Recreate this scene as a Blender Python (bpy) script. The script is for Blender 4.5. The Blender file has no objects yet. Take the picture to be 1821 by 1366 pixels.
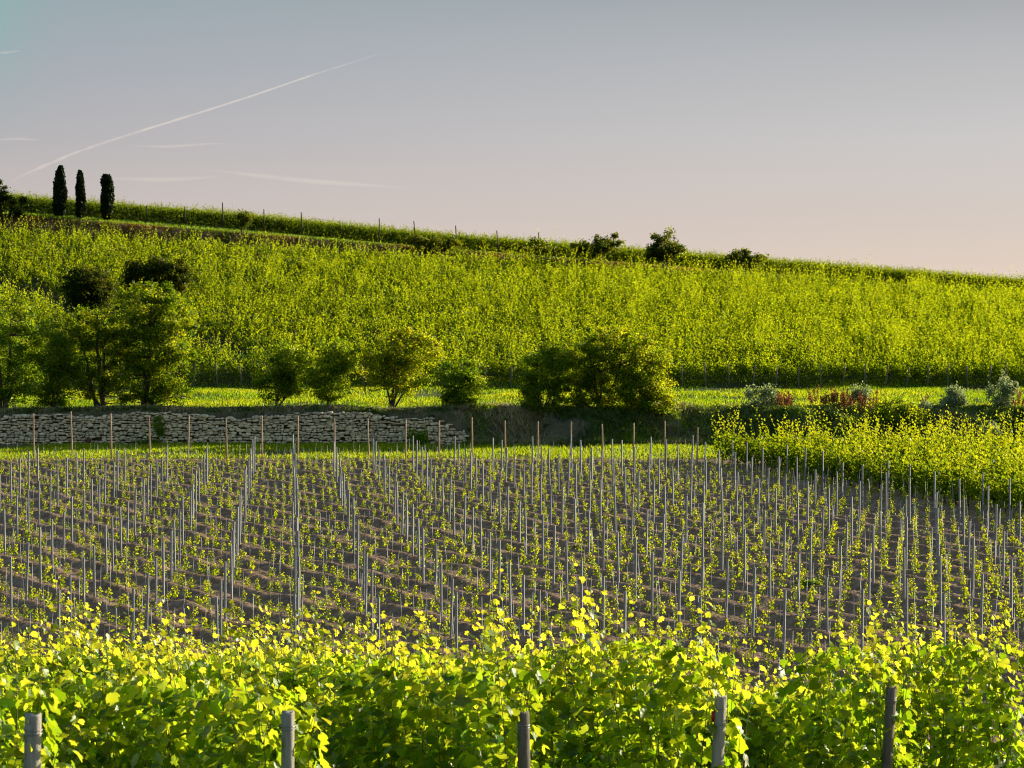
import bpy, math, random
import numpy as np
from mathutils import Vector

R = math.radians
rng = np.random.default_rng(7)
random.seed(7)
scene = bpy.context.scene
COL = scene.collection

# ------------------------------------------------------------------ camera
CAM_Z = 9.85
F_PX = 5000.0            # focal length in pixels of the 1821 px wide photograph
PITCH = math.atan(173 / F_PX)
cam_d = bpy.data.cameras.new('camera')
cam = bpy.data.objects.new('camera', cam_d)
COL.objects.link(cam)
cam.location = (0, 0, CAM_Z)
cam.rotation_euler = (math.pi / 2 - PITCH, 0, 0)
cam_d.sensor_width = 36
cam_d.lens = F_PX / 1821 * 36
cam_d.clip_start = 0.5
cam_d.clip_end = 40000
cam_d.dof.use_dof = True
cam_d.dof.focus_distance = 85
cam_d.dof.aperture_fstop = 9
scene.camera = cam

# ------------------------------------------------------------------ sun and sky
SUN_AZ, SUN_EL = R(60), R(15)          # azimuth to the right of the view direction
sdir = Vector((math.sin(SUN_AZ) * math.cos(SUN_EL), math.cos(SUN_AZ) * math.cos(SUN_EL), math.sin(SUN_EL)))
sun_d = bpy.data.lights.new('sun', 'SUN')
sun_d.energy = 5.0
sun_d.angle = R(0.5)
sun_d.color = (1.0, 0.85, 0.62)
sun = bpy.data.objects.new('sun', sun_d)
COL.objects.link(sun)
sun.rotation_euler = sdir.to_track_quat('Z', 'Y').to_euler()

world = bpy.data.worlds.new('World')
scene.world = world
world.use_nodes = True
nt = world.node_tree
nt.nodes.clear()


def N(t, kind, **kw):
    n = t.nodes.new(kind)
    for k, v in kw.items():
        if k.startswith('i_'):
            n.inputs[k[2:].replace('_', ' ')].default_value = v
        else:
            setattr(n, k, v)
    return n


def srgb(r, g, b):
    f = lambda c: (c / 255 / 12.92) if c / 255 <= 0.04045 else ((c / 255 + 0.055) / 1.055) ** 2.4
    return (f(r), f(g), f(b), 1)


def ramp(t, stops, interp='LINEAR'):
    n = t.nodes.new('ShaderNodeValToRGB')
    n.color_ramp.interpolation = interp
    el = n.color_ramp.elements
    while len(el) < len(stops):
        el.new(0.5)
    for e, (p, c) in zip(el, stops):
        e.position = p
        e.color = c if len(c) == 4 else (*c, 1)
    return n


sky = N(nt, 'ShaderNodeTexSky', sky_type='NISHITA', sun_disc=False, sun_elevation=SUN_EL, sun_rotation=SUN_AZ)
tc = N(nt, 'ShaderNodeTexCoord')
sep = N(nt, 'ShaderNodeSeparateXYZ')
nt.links.new(tc.outputs['Generated'], sep.inputs[0])
mz = N(nt, 'ShaderNodeMapRange'); mz.inputs[1].default_value = 0.0; mz.inputs[2].default_value = 0.104
nt.links.new(sep.outputs['Z'], mz.inputs[0])
left = ramp(nt, [(0.0, srgb(208, 193, 184)), (0.30, srgb(191, 182, 179)), (0.5, srgb(176, 173, 176)), (0.78, srgb(159, 166, 174)), (1.0, srgb(147, 164, 171))])
right = ramp(nt, [(0.0, srgb(224, 204, 187)), (0.2, srgb(211, 198, 188)), (0.5, srgb(200, 197, 196)), (0.8, srgb(182, 182, 184)), (1.0, srgb(163, 165, 168))])
nt.links.new(mz.outputs[0], left.inputs[0]); nt.links.new(mz.outputs[0], right.inputs[0])
mx = N(nt, 'ShaderNodeMapRange'); mx.inputs[1].default_value = -0.2; mx.inputs[2].default_value = 0.2
nt.links.new(sep.outputs['X'], mx.inputs[0])
mixlr = N(nt, 'ShaderNodeMixRGB')
nt.links.new(mx.outputs[0], mixlr.inputs[0]); nt.links.new(left.outputs[0], mixlr.inputs[1]); nt.links.new(right.outputs[0], mixlr.inputs[2])
mt_ = N(nt, 'ShaderNodeMath', operation='MULTIPLY'); mtx = N(nt, 'ShaderNodeMapRange', interpolation_type='SMOOTHSTEP'); mtx.inputs[1].default_value = -.15; mtx.inputs[2].default_value = -.2
mtz = N(nt, 'ShaderNodeMapRange', interpolation_type='SMOOTHSTEP'); mtz.inputs[1].default_value = .04; mtz.inputs[2].default_value = .11
nt.links.new(sep.outputs['X'], mtx.inputs[0]); nt.links.new(sep.outputs['Z'], mtz.inputs[0]); nt.links.new(mtx.outputs[0], mt_.inputs[0]); nt.links.new(mtz.outputs[0], mt_.inputs[1])
teal = N(nt, 'ShaderNodeMixRGB'); teal.inputs[2].default_value = srgb(138, 176, 172)
nt.links.new(mt_.outputs[0], teal.inputs[0]); nt.links.new(mixlr.outputs[0], teal.inputs[1])
bg1 = N(nt, 'ShaderNodeBackground'); bg1.inputs[1].default_value = 0.65
nt.links.new(teal.outputs[0], bg1.inputs[0])
bg2 = N(nt, 'ShaderNodeBackground'); bg2.inputs[1].default_value = 0.095
nt.links.new(sky.outputs[0], bg2.inputs[0])
mh = N(nt, 'ShaderNodeMapRange', interpolation_type='SMOOTHSTEP'); mh.inputs[1].default_value = 0.12; mh.inputs[2].default_value = 0.45
nt.links.new(sep.outputs['Z'], mh.inputs[0])
ms = N(nt, 'ShaderNodeMixShader')
nt.links.new(mh.outputs[0], ms.inputs[0]); nt.links.new(bg1.outputs[0], ms.inputs[1]); nt.links.new(bg2.outputs[0], ms.inputs[2])
wo = N(nt, 'ShaderNodeOutputWorld')
nt.links.new(ms.outputs[0], wo.inputs[0])

scene.view_settings.view_transform = 'Standard'
scene.view_settings.look = 'None'
scene.view_settings.gamma = 1
scene.view_settings.exposure = 0.72
scene.render.engine = 'CYCLES'
scene.cycles.filter_width = 1.1
scene.cycles.max_bounces = 8
scene.cycles.transparent_max_bounces = 24


# ------------------------------------------------------------------ helpers
def ray(x, y):
    u = (x - 910.5) / F_PX; v = (y - 683) / F_PX
    c, s = math.cos(PITCH), math.sin(PITCH)
    return Vector((u, c - v * s, -s - v * c))


def at(x, y, d):
    r = ray(x, y)
    return r * (d / r.y) + Vector((0, 0, CAM_Z))


def px_x(x, d):
    return (x - 910.5) / F_PX * d * 1.0006


def sm(a, lo, hi):
    t = np.clip((np.asarray(a, float) - lo) / (hi - lo), 0, 1)
    return t * t * (3 - 2 * t)


class Noise:
    """sum of random plane waves: cheap smooth noise for geometry"""
    def __init__(self, scale, n=14, seed=1, dim=2):
        g = np.random.default_rng(seed)
        d = g.normal(size=(n, dim)); d /= np.linalg.norm(d, axis=1)[:, None]
        self.k = d * (2 * np.pi / (scale * g.uniform(.6, 1.7, n)))[:, None]
        self.p = g.uniform(0, 6.28, n); self.n = n

    def __call__(self, *xs):
        a = 0
        for k, p in zip(self.k, self.p):
            ph = p
            for c, x in zip(k, xs):
                ph = ph + c * x
            a = a + np.sin(ph)
        return a / math.sqrt(self.n / 2)


nb = Noise(9, seed=3); nb2 = Noise(2.2, seed=4); nw = Noise(25, seed=5)


def H(X, Y):
    X = np.asarray(X, float); Y = np.asarray(Y, float)
    z = np.interp(Y, [-60, 0, 20, 60, 161, 172], [14, 8.2, 5, 0, 0, .1])
    q = sm(X, -3.6, -1.2)
    y0 = 173.95 + (172.4 - 173.95) * q + q * .35 * nb(X, X * 0)
    y1 = 174.35 + (177.3 - 174.35) * q + q * .5 * nb(X + 40, X * 0)
    zter = 2.1 + np.clip((Y - 177) / 28, 0, 1) * .35 + .06 * nb(X, Y)
    b = sm((Y - y0) / (y1 - y0), 0, 1)
    bump = q * b * (1 - b) * 4 * (.22 * nb2(X, Y))
    z = np.where(Y > y0, .1 + (zter - .1) * b + bump, z)
    zt = 11.3 - .0606 * np.clip(X, -90, 110)
    k = np.clip((Y - 205) / 57, 0, 1)
    z = np.where(Y > 205, 2.45 + .06 * nb(X, Y) * (1 - k) + k * (zt - 2.45), z)
    z = z + sm(Y, 262, 266) * (1.5 - .018 * np.clip(X, -70, 80)) + .10 * np.clip(Y - 266, 0, 5) * (1 - .95 * sm(X, -32, -4))
    z = z + .03 * np.clip(Y - 270, 0, 30) - .16 * np.clip(Y - 300, 0, 260)
    return z


def Hs(x, y):
    return float(H(np.array([x]), np.array([y]))[0])


def mesh_np(name, V, faces, mat=None, tone=None, smooth=False):
    me = bpy.data.meshes.new(name)
    V = np.ascontiguousarray(V, np.float32)
    if not isinstance(faces, (list, tuple)):
        faces = [faces]
    faces = [np.asarray(f, np.int32) for f in faces if len(f)]
    me.vertices.add(len(V)); me.vertices.foreach_set('co', V.ravel())
    loops = np.concatenate([f.ravel() for f in faces]) if faces else np.zeros(0, np.int32)
    tot = np.concatenate([np.full(len(f), f.shape[1], np.int32) for f in faces])
    start = np.concatenate([[0], np.cumsum(tot)[:-1]]).astype(np.int32)
    me.loops.add(len(loops)); me.loops.foreach_set('vertex_index', loops)
    me.polygons.add(len(tot)); me.polygons.foreach_set('loop_start', start)
    if smooth:
        me.polygons.foreach_set('use_smooth', np.ones(len(tot), bool))
    me.update(calc_edges=True)
    if tone is not None:
        a = me.attributes.new('tone', 'FLOAT', 'POINT')
        a.data.foreach_set('value', np.ascontiguousarray(tone, np.float32))
    if mat is not None:
        me.materials.append(mat)
    return me


def link(name, me, parent=None, loc=None, **props):
    o = bpy.data.objects.new(name, me)
    COL.objects.link(o)
    if loc is not None:
        o.location = loc
    if parent is not None:
        o.parent = parent
    for k, v in props.items():
        o[k] = v
    return o


def thing(name, label, cat, loc=(0, 0, 0), group=None, me=None):
    o = link(name, me, None, loc, label=label, category=cat)
    if group:
        o['group'] = group
    return o


class MB:
    """collects pieces into one mesh"""
    def __init__(self):
        self.V = []; self.F = {}; self.T = []; self.n = 0

    def add(self, V, F, tone=None):
        V = np.asarray(V, float)
        for f in (F if isinstance(F, list) else [F]):
            f = np.atleast_2d(np.asarray(f))
            if len(f):
                self.F.setdefault(f.shape[1], []).append(f + self.n)
        self.V.append(V); self.n += len(V)
        self.T.append(np.full(len(V), .5) if tone is None else np.broadcast_to(tone, (len(V),)))

    def tube(self, pts, rad, n=6, cap=True):
        V, F = tube(pts, rad, n, cap)
        self.add(V, F)

    def box(self, c, s, rz=0):
        x, y, z = np.array(s) / 2
        P = np.array([[-x, -y, -z], [x, -y, -z], [x, y, -z], [-x, y, -z], [-x, -y, z], [x, -y, z], [x, y, z], [-x, y, z]])
        co, si = math.cos(rz), math.sin(rz)
        P = np.c_[P[:, 0] * co - P[:, 1] * si, P[:, 0] * si + P[:, 1] * co, P[:, 2]] + np.array(c)
        self.add(P, [[0, 3, 2, 1], [4, 5, 6, 7], [0, 1, 5, 4], [1, 2, 6, 5], [2, 3, 7, 6], [3, 0, 4, 7]])

    def mesh(self, name, mat, smooth=False):
        V = np.concatenate(self.V)
        return mesh_np(name, V, [np.concatenate(f) for f in self.F.values()], mat, np.concatenate(self.T), smooth)


def tube(pts, rad, n=6, cap=True):
    pts = np.asarray(pts, float); m = len(pts)
    rad = np.broadcast_to(rad, (m,))
    d = np.gradient(pts, axis=0); d /= np.linalg.norm(d, axis=1)[:, None] + 1e-9
    ref = np.array([0.31, .95, .05]) if abs(d[0, 2]) > .8 else np.array([0, 0, 1.0])
    a = np.cross(d, ref); a /= np.linalg.norm(a, axis=1)[:, None] + 1e-9
    b = np.cross(d, a)
    th = np.arange(n) / n * 2 * np.pi
    V = pts[:, None] + rad[:, None, None] * (np.cos(th)[None, :, None] * a[:, None] + np.sin(th)[None, :, None] * b[:, None])
    V = V.reshape(-1, 3)
    i = np.arange(m - 1)[:, None] * n; j = np.arange(n)[None]; j2 = (j + 1) % n
    Q = np.stack([i + j, i + j2, i + n + j2, i + n + j], -1).reshape(-1, 4)
    F = [Q]
    if cap:
        F.append(np.arange(n)[None, ::-1]); F.append((np.arange(n) + (m - 1) * n)[None])
    return V, F


def unit(a):
    return a / (np.linalg.norm(a, axis=-1, keepdims=True) + 1e-9)


KITE = np.array([[0, 0, 0], [-.42, .45, .12], [0, 1.0, -.06], [.42, .45, .12]])
# lobed vine leaf outline (x across, y from stalk to tip), lying in z = 0
LOBED = np.array([[0, .10, 0], [-.18, -.06, 0], [-.40, .02, 0], [-.52, .24, 0], [-.40, .36, 0], [-.56, .56, 0], [-.42, .72, 0], [-.22, .66, 0],
                  [-.16, .86, 0], [0, 1.06, 0], [.16, .86, 0], [.22, .66, 0], [.42, .72, 0], [.56, .56, 0], [.40, .36, 0], [.52, .24, 0], [.40, .02, 0], [.18, -.06, 0]])


def place(tmpl, C, nrm, tip, size):
    """place copies of a template: local y -> tip direction, local z -> normal"""
    nrm = unit(nrm); t = unit(tip - (tip * nrm).sum(-1, keepdims=True) * nrm); s = np.cross(t, nrm)
    P = tmpl[None] if tmpl.ndim == 2 else tmpl
    S = size[:, None, None]
    return C[:, None] + S * (P[..., 0:1] * s[:, None] + P[..., 1:2] * t[:, None] + P[..., 2:3] * nrm[:, None])


def kites(C, size, nrm=None, tip=None, g=rng):
    n = len(C)
    if nrm is None:
        nrm = g.normal(size=(n, 3)) + np.array([0, 0, .4])
    if tip is None:
        tip = g.normal(size=(n, 3))
    V = place(KITE, C, nrm, tip, np.broadcast_to(size, (n,)))
    V = V.reshape(-1, 3)
    return V, np.arange(n * 4).reshape(-1, 4)


def lobed(C, size, nrm, tip, g=rng):
    n = len(C); m = len(LOBED)
    T = np.broadcast_to(LOBED, (n, m, 3)).copy()
    rd = LOBED.copy(); a_ = np.arctan2(rd[:, 0], rd[:, 1] - .42); rd[:, 0] = .54 * np.sin(a_); rd[:, 1] = .42 + .52 * np.cos(a_)
    mixr = g.beta(1.3, 1.6, n)[:, None, None] * .85
    T = T * (1 - mixr) + rd[None] * mixr
    T[:, :, 0] *= g.uniform(.85, 1.12, n)[:, None]
    T[:, :, :2] += g.normal(0, .035, (n, m, 2))
    fold = g.uniform(-.1, .55, n)[:, None]; cup = g.uniform(-.45, .25, n)[:, None]
    T[:, :, 2] = np.abs(T[:, :, 0]) * fold + (T[:, :, 1] - .4) ** 2 * cup + g.normal(0, .035, (n, m))
    cen = np.zeros((n, 1, 3)); cen[:, 0, 1] = .40
    T = np.concatenate([T, cen], 1)
    V = place(T, C, nrm, tip, size).reshape(-1, 3)
    i = np.arange(m); tri = np.stack([i, (i + 1) % m, np.full(m, m)], -1)
    F = (np.arange(n)[:, None, None] * (m + 1) + tri[None]).reshape(-1, 3)
    return V, F


# ------------------------------------------------------------------ materials
def new_mat(name):
    m = bpy.data.materials.new(name); m.use_nodes = True
    m.node_tree.nodes.clear()
    return m, m.node_tree


def leaf_mat(name, d0, d1, t0, t1, gloss=.12, vary=.35, rough=.42):
    """d: reflected colour, t: transmitted colour, old (0) to young (1) leaves"""
    m, t = new_mat(name)
    L = t.links.new
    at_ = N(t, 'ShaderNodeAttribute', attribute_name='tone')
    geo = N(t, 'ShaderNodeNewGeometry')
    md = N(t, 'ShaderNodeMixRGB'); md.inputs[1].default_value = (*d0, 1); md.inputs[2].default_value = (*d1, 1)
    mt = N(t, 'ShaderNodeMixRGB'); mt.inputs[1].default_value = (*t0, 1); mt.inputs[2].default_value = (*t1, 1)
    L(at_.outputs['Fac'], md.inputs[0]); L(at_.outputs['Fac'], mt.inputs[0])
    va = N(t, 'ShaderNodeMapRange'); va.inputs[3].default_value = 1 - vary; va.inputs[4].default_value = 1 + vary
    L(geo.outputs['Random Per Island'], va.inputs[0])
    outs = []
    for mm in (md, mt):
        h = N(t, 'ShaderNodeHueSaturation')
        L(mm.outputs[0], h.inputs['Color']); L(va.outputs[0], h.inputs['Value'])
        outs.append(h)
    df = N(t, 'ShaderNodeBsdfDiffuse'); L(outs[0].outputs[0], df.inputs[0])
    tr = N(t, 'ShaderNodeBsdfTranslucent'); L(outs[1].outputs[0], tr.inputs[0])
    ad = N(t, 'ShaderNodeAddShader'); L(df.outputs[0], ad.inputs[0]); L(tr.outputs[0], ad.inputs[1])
    gl = N(t, 'ShaderNodeBsdfGlossy'); gl.inputs['Roughness'].default_value = rough; gl.inputs[0].default_value = (.9, .95, .85, 1)
    fr = N(t, 'ShaderNodeFresnel'); fr.inputs[0].default_value = 1.4
    mu = N(t, 'ShaderNodeMath', operation='MULTIPLY'); mu.inputs[1].default_value = gloss
    L(fr.outputs[0], mu.inputs[0])
    mx_ = N(t, 'ShaderNodeMixShader'); L(mu.outputs[0], mx_.inputs[0]); L(ad.outputs[0], mx_.inputs[1]); L(gl.outputs[0], mx_.inputs[2])
    o = N(t, 'ShaderNodeOutputMaterial'); L(mx_.outputs[0], o.inputs[0])
    return m


def ground_mat(name, cols, scale=1.0, bump=.4, detail=8, rough=.95, bscale=6, bdist=.08):
    m, t = new_mat(name); L = t.links.new
    tcn = N(t, 'ShaderNodeTexCoord')
    n1 = N(t, 'ShaderNodeTexNoise'); n1.inputs['Scale'].default_value = scale; n1.inputs['Detail'].default_value = detail; n1.inputs['Roughness'].default_value = .65
    L(tcn.outputs['Object'], n1.inputs['Vector'])
    st = [(.3 + .4 * i / (len(cols) - 1), c) for i, c in enumerate(cols)]
    r = ramp(t, st); L(n1.outputs[0], r.inputs[0])
    n2 = N(t, 'ShaderNodeTexNoise'); n2.inputs['Scale'].default_value = bscale; n2.inputs['Detail'].default_value = 6
    L(tcn.outputs['Object'], n2.inputs['Vector'])
    bp = N(t, 'ShaderNodeBump'); bp.inputs['Strength'].default_value = bump; bp.inputs['Distance'].default_value = bdist
    L(n2.outputs[0], bp.inputs['Height'])
    b = N(t, 'ShaderNodeBsdfPrincipled'); b.inputs['Roughness'].default_value = rough; b.inputs['Specular IOR Level'].default_value = .15
    L(r.outputs[0], b.inputs['Base Color']); L(bp.outputs[0], b.inputs['Normal'])
    o = N(t, 'ShaderNodeOutputMaterial'); L(b.outputs[0], o.inputs[0])
    return m


def solid_mat(name, c0, c1, scale=(20, 20, 3), rough=.8, metal=0, bump=.3, island=.0):
    m, t = new_mat(name); L = t.links.new
    tcn = N(t, 'ShaderNodeTexCoord'); mp = N(t, 'ShaderNodeMapping'); mp.inputs['Scale'].default_value = scale
    L(tcn.outputs['Object'], mp.inputs[0])
    n1 = N(t, 'ShaderNodeTexNoise'); n1.inputs['Scale'].default_value = 1; n1.inputs['Detail'].default_value = 7; n1.inputs['Roughness'].default_value = .7
    L(mp.outputs[0], n1.inputs['Vector'])
    r = ramp(t, [(.3, c0), (.7, c1)]); L(n1.outputs[0], r.inputs[0])
    src = r.outputs[0]
    if island:
        geo = N(t, 'ShaderNodeNewGeometry')
        va = N(t, 'ShaderNodeMapRange'); va.inputs[3].default_value = 1 - island; va.inputs[4].default_value = 1 + island
        L(geo.outputs['Random Per Island'], va.inputs[0])
        h = N(t, 'ShaderNodeHueSaturation'); L(src, h.inputs['Color']); L(va.outputs[0], h.inputs['Value'])
        src = h.outputs[0]
    bp = N(t, 'ShaderNodeBump'); bp.inputs['Strength'].default_value = bump; bp.inputs['Distance'].default_value = .02
    L(n1.outputs[0], bp.inputs['Height'])
    b = N(t, 'ShaderNodeBsdfPrincipled'); b.inputs['Roughness'].default_value = rough; b.inputs['Metallic'].default_value = metal
    L(src, b.inputs['Base Color']); L(bp.outputs[0], b.inputs['Normal'])
    o = N(t, 'ShaderNodeOutputMaterial'); L(b.outputs[0], o.inputs[0])
    return m


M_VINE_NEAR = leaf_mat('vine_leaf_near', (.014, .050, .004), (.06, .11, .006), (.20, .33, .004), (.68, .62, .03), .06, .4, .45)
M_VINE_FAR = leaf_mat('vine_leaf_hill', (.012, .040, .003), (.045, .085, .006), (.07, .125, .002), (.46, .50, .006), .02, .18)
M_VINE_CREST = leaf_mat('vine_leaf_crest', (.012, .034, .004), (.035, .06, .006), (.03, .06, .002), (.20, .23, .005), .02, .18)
M_VINE_YOUNG = leaf_mat('vine_leaf_young', (.03, .085, .006), (.08, .12, .010), (.22, .31, .004), (.60, .56, .008), .04, .35)
M_VINE_BLOCK = leaf_mat('vine_leaf_block', (.022, .06, .005), (.07, .11, .008), (.07, .125, .003), (.42, .42, .008), .03, .2)
M_TREE_LIGHT = leaf_mat('tree_leaf_light', (.024, .055, .006), (.055, .075, .010), (.11, .19, .003), (.52, .49, .008), .03, .45)
M_TREE_DARK = leaf_mat('tree_leaf_dark', (.018, .046, .007), (.038, .060, .009), (.11, .21, .004), (.38, .42, .008), .03, .45)
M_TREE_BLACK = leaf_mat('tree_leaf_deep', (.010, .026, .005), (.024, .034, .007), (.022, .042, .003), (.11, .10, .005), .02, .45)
M_BUSH = leaf_mat('crest_bush_leaf', (.014, .034, .006), (.030, .045, .008), (.04, .075, .003), (.20, .20, .006), .03, .4)
M_CYPRESS = leaf_mat('cypress_leaf', (.008, .018, .007), (.016, .028, .009), (.006, .011, .003), (.016, .020, .004), .02, .4)
M_GRASS = leaf_mat('grass_blade', (.05, .12, .006), (.09, .13, .010), (.20, .31, .004), (.42, .43, .008), .03, .3)
M_GRASS_SHADE = leaf_mat('grass_blade_shaded', (.035, .085, .010), (.06, .10, .014), (.12, .22, .005), (.24, .30, .010), .04, .35)  # darker copy of the grass blades, shade put into the colour
M_GRASS_DRY = leaf_mat('grass_blade_dry', (.07, .12, .035), (.42, .36, .22), (.07, .10, .015), (.18, .14, .06), .03, .4)
M_GRASS_RUST = leaf_mat('grass_blade_rusty', (.04, .055, .012), (.13, .065, .025), (.07, .09, .01), (.20, .09, .025), .03, .4)
M_SILVER = leaf_mat('silver_leaf', (.12, .16, .08), (.22, .24, .14), (.13, .18, .06), (.24, .26, .11), .05, .3)
M_DOCK = leaf_mat('dock_seed', (.10, .048, .022), (.21, .105, .05), (.11, .04, .012), (.24, .10, .035), .03, .4)
M_BARK = solid_mat('bark', (.035, .028, .020, 1), (.09, .072, .05, 1), (14, 14, 3), .9, 0, .6)
M_CANE = solid_mat('vine_cane', (.10, .09, .03, 1), (.20, .15, .05, 1), (30, 30, 30), .7)
M_WOOD_GREY = solid_mat('weathered_post_wood', (.24, .22, .185, 1), (.58, .54, .47, 1), (38, 38, 3.0), .85, 0, .8)
M_WOOD_STAKE = solid_mat('stake_wood', (.36, .25, .14, 1), (.60, .46, .29, 1), (40, 40, 4), .8, 0, .4)
M_WOOD_DARK = solid_mat('old_post_wood', (.10, .085, .065, 1), (.27, .23, .18, 1), (30, 30, 4), .9, 0, .5)
M_METAL = solid_mat('galvanised_steel', (.18, .205, .225, 1), (.34, .37, .395, 1), (30, 30, 6), .5, .3, .1)
M_WIRE = solid_mat('wire', (.25, .25, .25, 1), (.4, .4, .4, 1), (30, 30, 30), .4, .8, 0)
M_RED = solid_mat('red_plastic', (.45, .02, .015, 1), (.6, .03, .02, 1), (30, 30, 30), .4)
M_RUST = solid_mat('rusty_sheet', (.10, .035, .02, 1), (.20, .08, .05, 1), (9, 9, 9), .8)
M_STONE = solid_mat('limestone', (.56, .45, .28, 1), (.95, .82, .57, 1), (5, 5, 7), .9, 0, .8, .32)
M_SOIL = ground_mat('soil', [(.14, .088, .050), (.265, .178, .110), (.40, .295, .20)], 2.2, .8, 12, .95, 11, .06)
M_TERRACE = ground_mat('grass_ground', [(.05, .085, .012), (.085, .115, .018), (.14, .13, .035)], .6, .6, 8, .95, 8)
M_BANK = ground_mat('bank_earth', [(.065, .085, .03), (.14, .13, .075), (.28, .22, .15)], .7, .9, 9, .95, 4, .15)
M_HILL = ground_mat('hill_soil', [(.018, .034, .006), (.035, .050, .010), (.07, .07, .025)], .5, .6, 8, .95, 5)
M_BANK_TOP = ground_mat('crest_bank_earth', [(.06, .055, .018), (.13, .075, .035), (.20, .12, .06)], .8, .9, 9, .95, 4, .12)


# ------------------------------------------------------------------ terrain
def patch(name, xs, ys, mat, fn=H, smooth=True):
    X, Y = np.meshgrid(xs, ys)
    V = np.c_[X.ravel(), Y.ravel(), fn(X, Y).ravel()]
    nx, ny = len(xs), len(ys)
    i = np.arange(ny - 1)[:, None] * nx + np.arange(nx - 1)[None]
    F = np.stack([i, i + 1, i + nx + 1, i + nx], -1).reshape(-1, 4)
    o = link(name, mesh_np(name, V, F, mat, None, smooth))
    o['kind'] = 'structure'
    return o


patch('ground', np.r_[-2500, -900, -400, np.arange(-200, 201, 10), 400, 900, 2500],
      np.r_[-900, -300, -60, -30, np.arange(0, 172, 8), 173.2, 174.3, 176, 178, 182, 190, 198, 205, np.arange(210, 262, 8), 262, 264, 266, 268, 270, 285, 300, 330, 400, 560, 1200, 3000],
      M_HILL, lambda X, Y: H(X, Y) - .5 - 1.6 * sm(Y, 172, 174) * (1 - sm(Y, 178, 190)))
patch('foreground_slope', np.arange(-40, 41, 1.0), np.arange(-12, 60.1, 1.0), M_TERRACE)

# young vineyard lattice (rows run away to the left, trellis posts every 5.3 m)
E = np.array([2.1, 0.0]); A = np.array([-.37, 4.69]); B = E - A
P0 = np.array([px_x(527, 87), 87.0])
BN = np.array([-B[1], B[0]]) / np.linalg.norm(B)          # across the rows, pointing right and away
SP = float(E @ BN)
nf = Noise(.9, 18, 11); nf2 = Noise(.32, 18, 12); nf3 = Noise(5, 12, 13)


def right_edge(Y):
    return 11.7 + (157 - np.asarray(Y, float)) * .277


def Hfield(X, Y):
    w = ((X - P0[0]) * BN[0] + (Y - P0[1]) * BN[1]) / SP
    fr = w - np.round(w) + .02 * nf(X, Y)
    edge = sm(Y, 60, 63) * (1 - sm(Y, 157, 160.5)) * (1 - sm(X, right_edge(Y) - 2, right_edge(Y)))
    ridge = .165 * np.exp(-(fr / .165) ** 2) - .05 * np.exp(-((np.abs(fr) - .36) / .11) ** 2)
    return H(X, Y) + edge * (ridge + .006 * nf(X, Y) + .010 * nf2(X, Y) + .012 * np.random.default_rng(5).normal(size=X.shape)) + .05 * nf3(X, Y) * edge


patch('field_soil', np.arange(-36, 37.01, .13), np.concatenate([np.arange(60, 70, .4), np.arange(70, 161.05, .15)]), M_SOIL, Hfield)
patch('grass_strip', np.arange(-46, 60, .5), np.arange(161, 172.01, .5), M_TERRACE)
bx = np.unique(np.concatenate([np.arange(-46, -3.6, .6), np.arange(-3.6, 60, .25)]))
patch('bank', bx, np.concatenate([np.arange(172, 173.9, .2), np.arange(173.95, 174.36, .1), np.arange(174.5, 179.01, .2)]), M_BANK)
patch('terrace', np.arange(-50, 70, .8), np.arange(179, 205.01, .8), M_TERRACE)
patch('hillside', np.arange(-62, 76, 1.0), np.arange(205, 262.01, 1.0), M_HILL)
patch('upper_bank', np.arange(-66, 80, .6), np.arange(262, 266.51, .25), M_BANK_TOP, lambda X, Y: H(X, Y) + .12 * nb2(X, Y) * sm(Y, 262, 263) * (1 - sm(Y, 265, 266.5)))
patch('upper_path', np.arange(-66, 80, 1), np.arange(266.5, 270.6, .5), M_BANK)
patch('hill_crest', np.arange(-90, 100, 2.0), np.arange(270.5, 330, 2.0), M_HILL)


# ------------------------------------------------------------------ grass (uncountable)
def blades(name, pts, h, mat, label, lean=.35, tone=None, width=.028, g=rng):
    n = len(pts)
    h = np.broadcast_to(h, (n,)) * g.uniform(.55, 1.25, n)
    az = g.uniform(0, 6.283, n)
    s = np.stack([np.cos(az), np.sin(az), 0 * az], -1)
    ln = g.normal(0, lean, (n, 2))
    mid = pts + np.c_[ln * h[:, None] * .35, h * .55]
    tp = pts + np.c_[ln * h[:, None] * 1.0, h * (1 - .35 * np.minimum(1, (ln ** 2).sum(1)))]
    w = width * g.uniform(.7, 1.4, n)[:, None]
    V = np.stack([pts - s * w, pts + s * w, mid + s * w * .7, tp, mid - s * w * .7], 1).reshape(-1, 3)
    F = np.arange(n * 5).reshape(-1, 5)
    tn = np.repeat(np.clip(g.normal(.45, .28, n), 0, 1) if tone is None else tone, 5)
    o = link(name, mesh_np(name, V, F, mat, tn), kind='stuff', label=label, category='grass')
    return o


def scatter(n, x0, x1, y0, y1, keep=None, g=rng):
    X = g.uniform(x0, x1, n); Y = g.uniform(y0, y1, n)
    ok = np.abs(X) < .184 * Y + 3.5
    if keep is not None:
        ok &= keep(X, Y)
    X, Y = X[ok], Y[ok]
    return np.c_[X, Y, H(X, Y) - .01]


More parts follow.
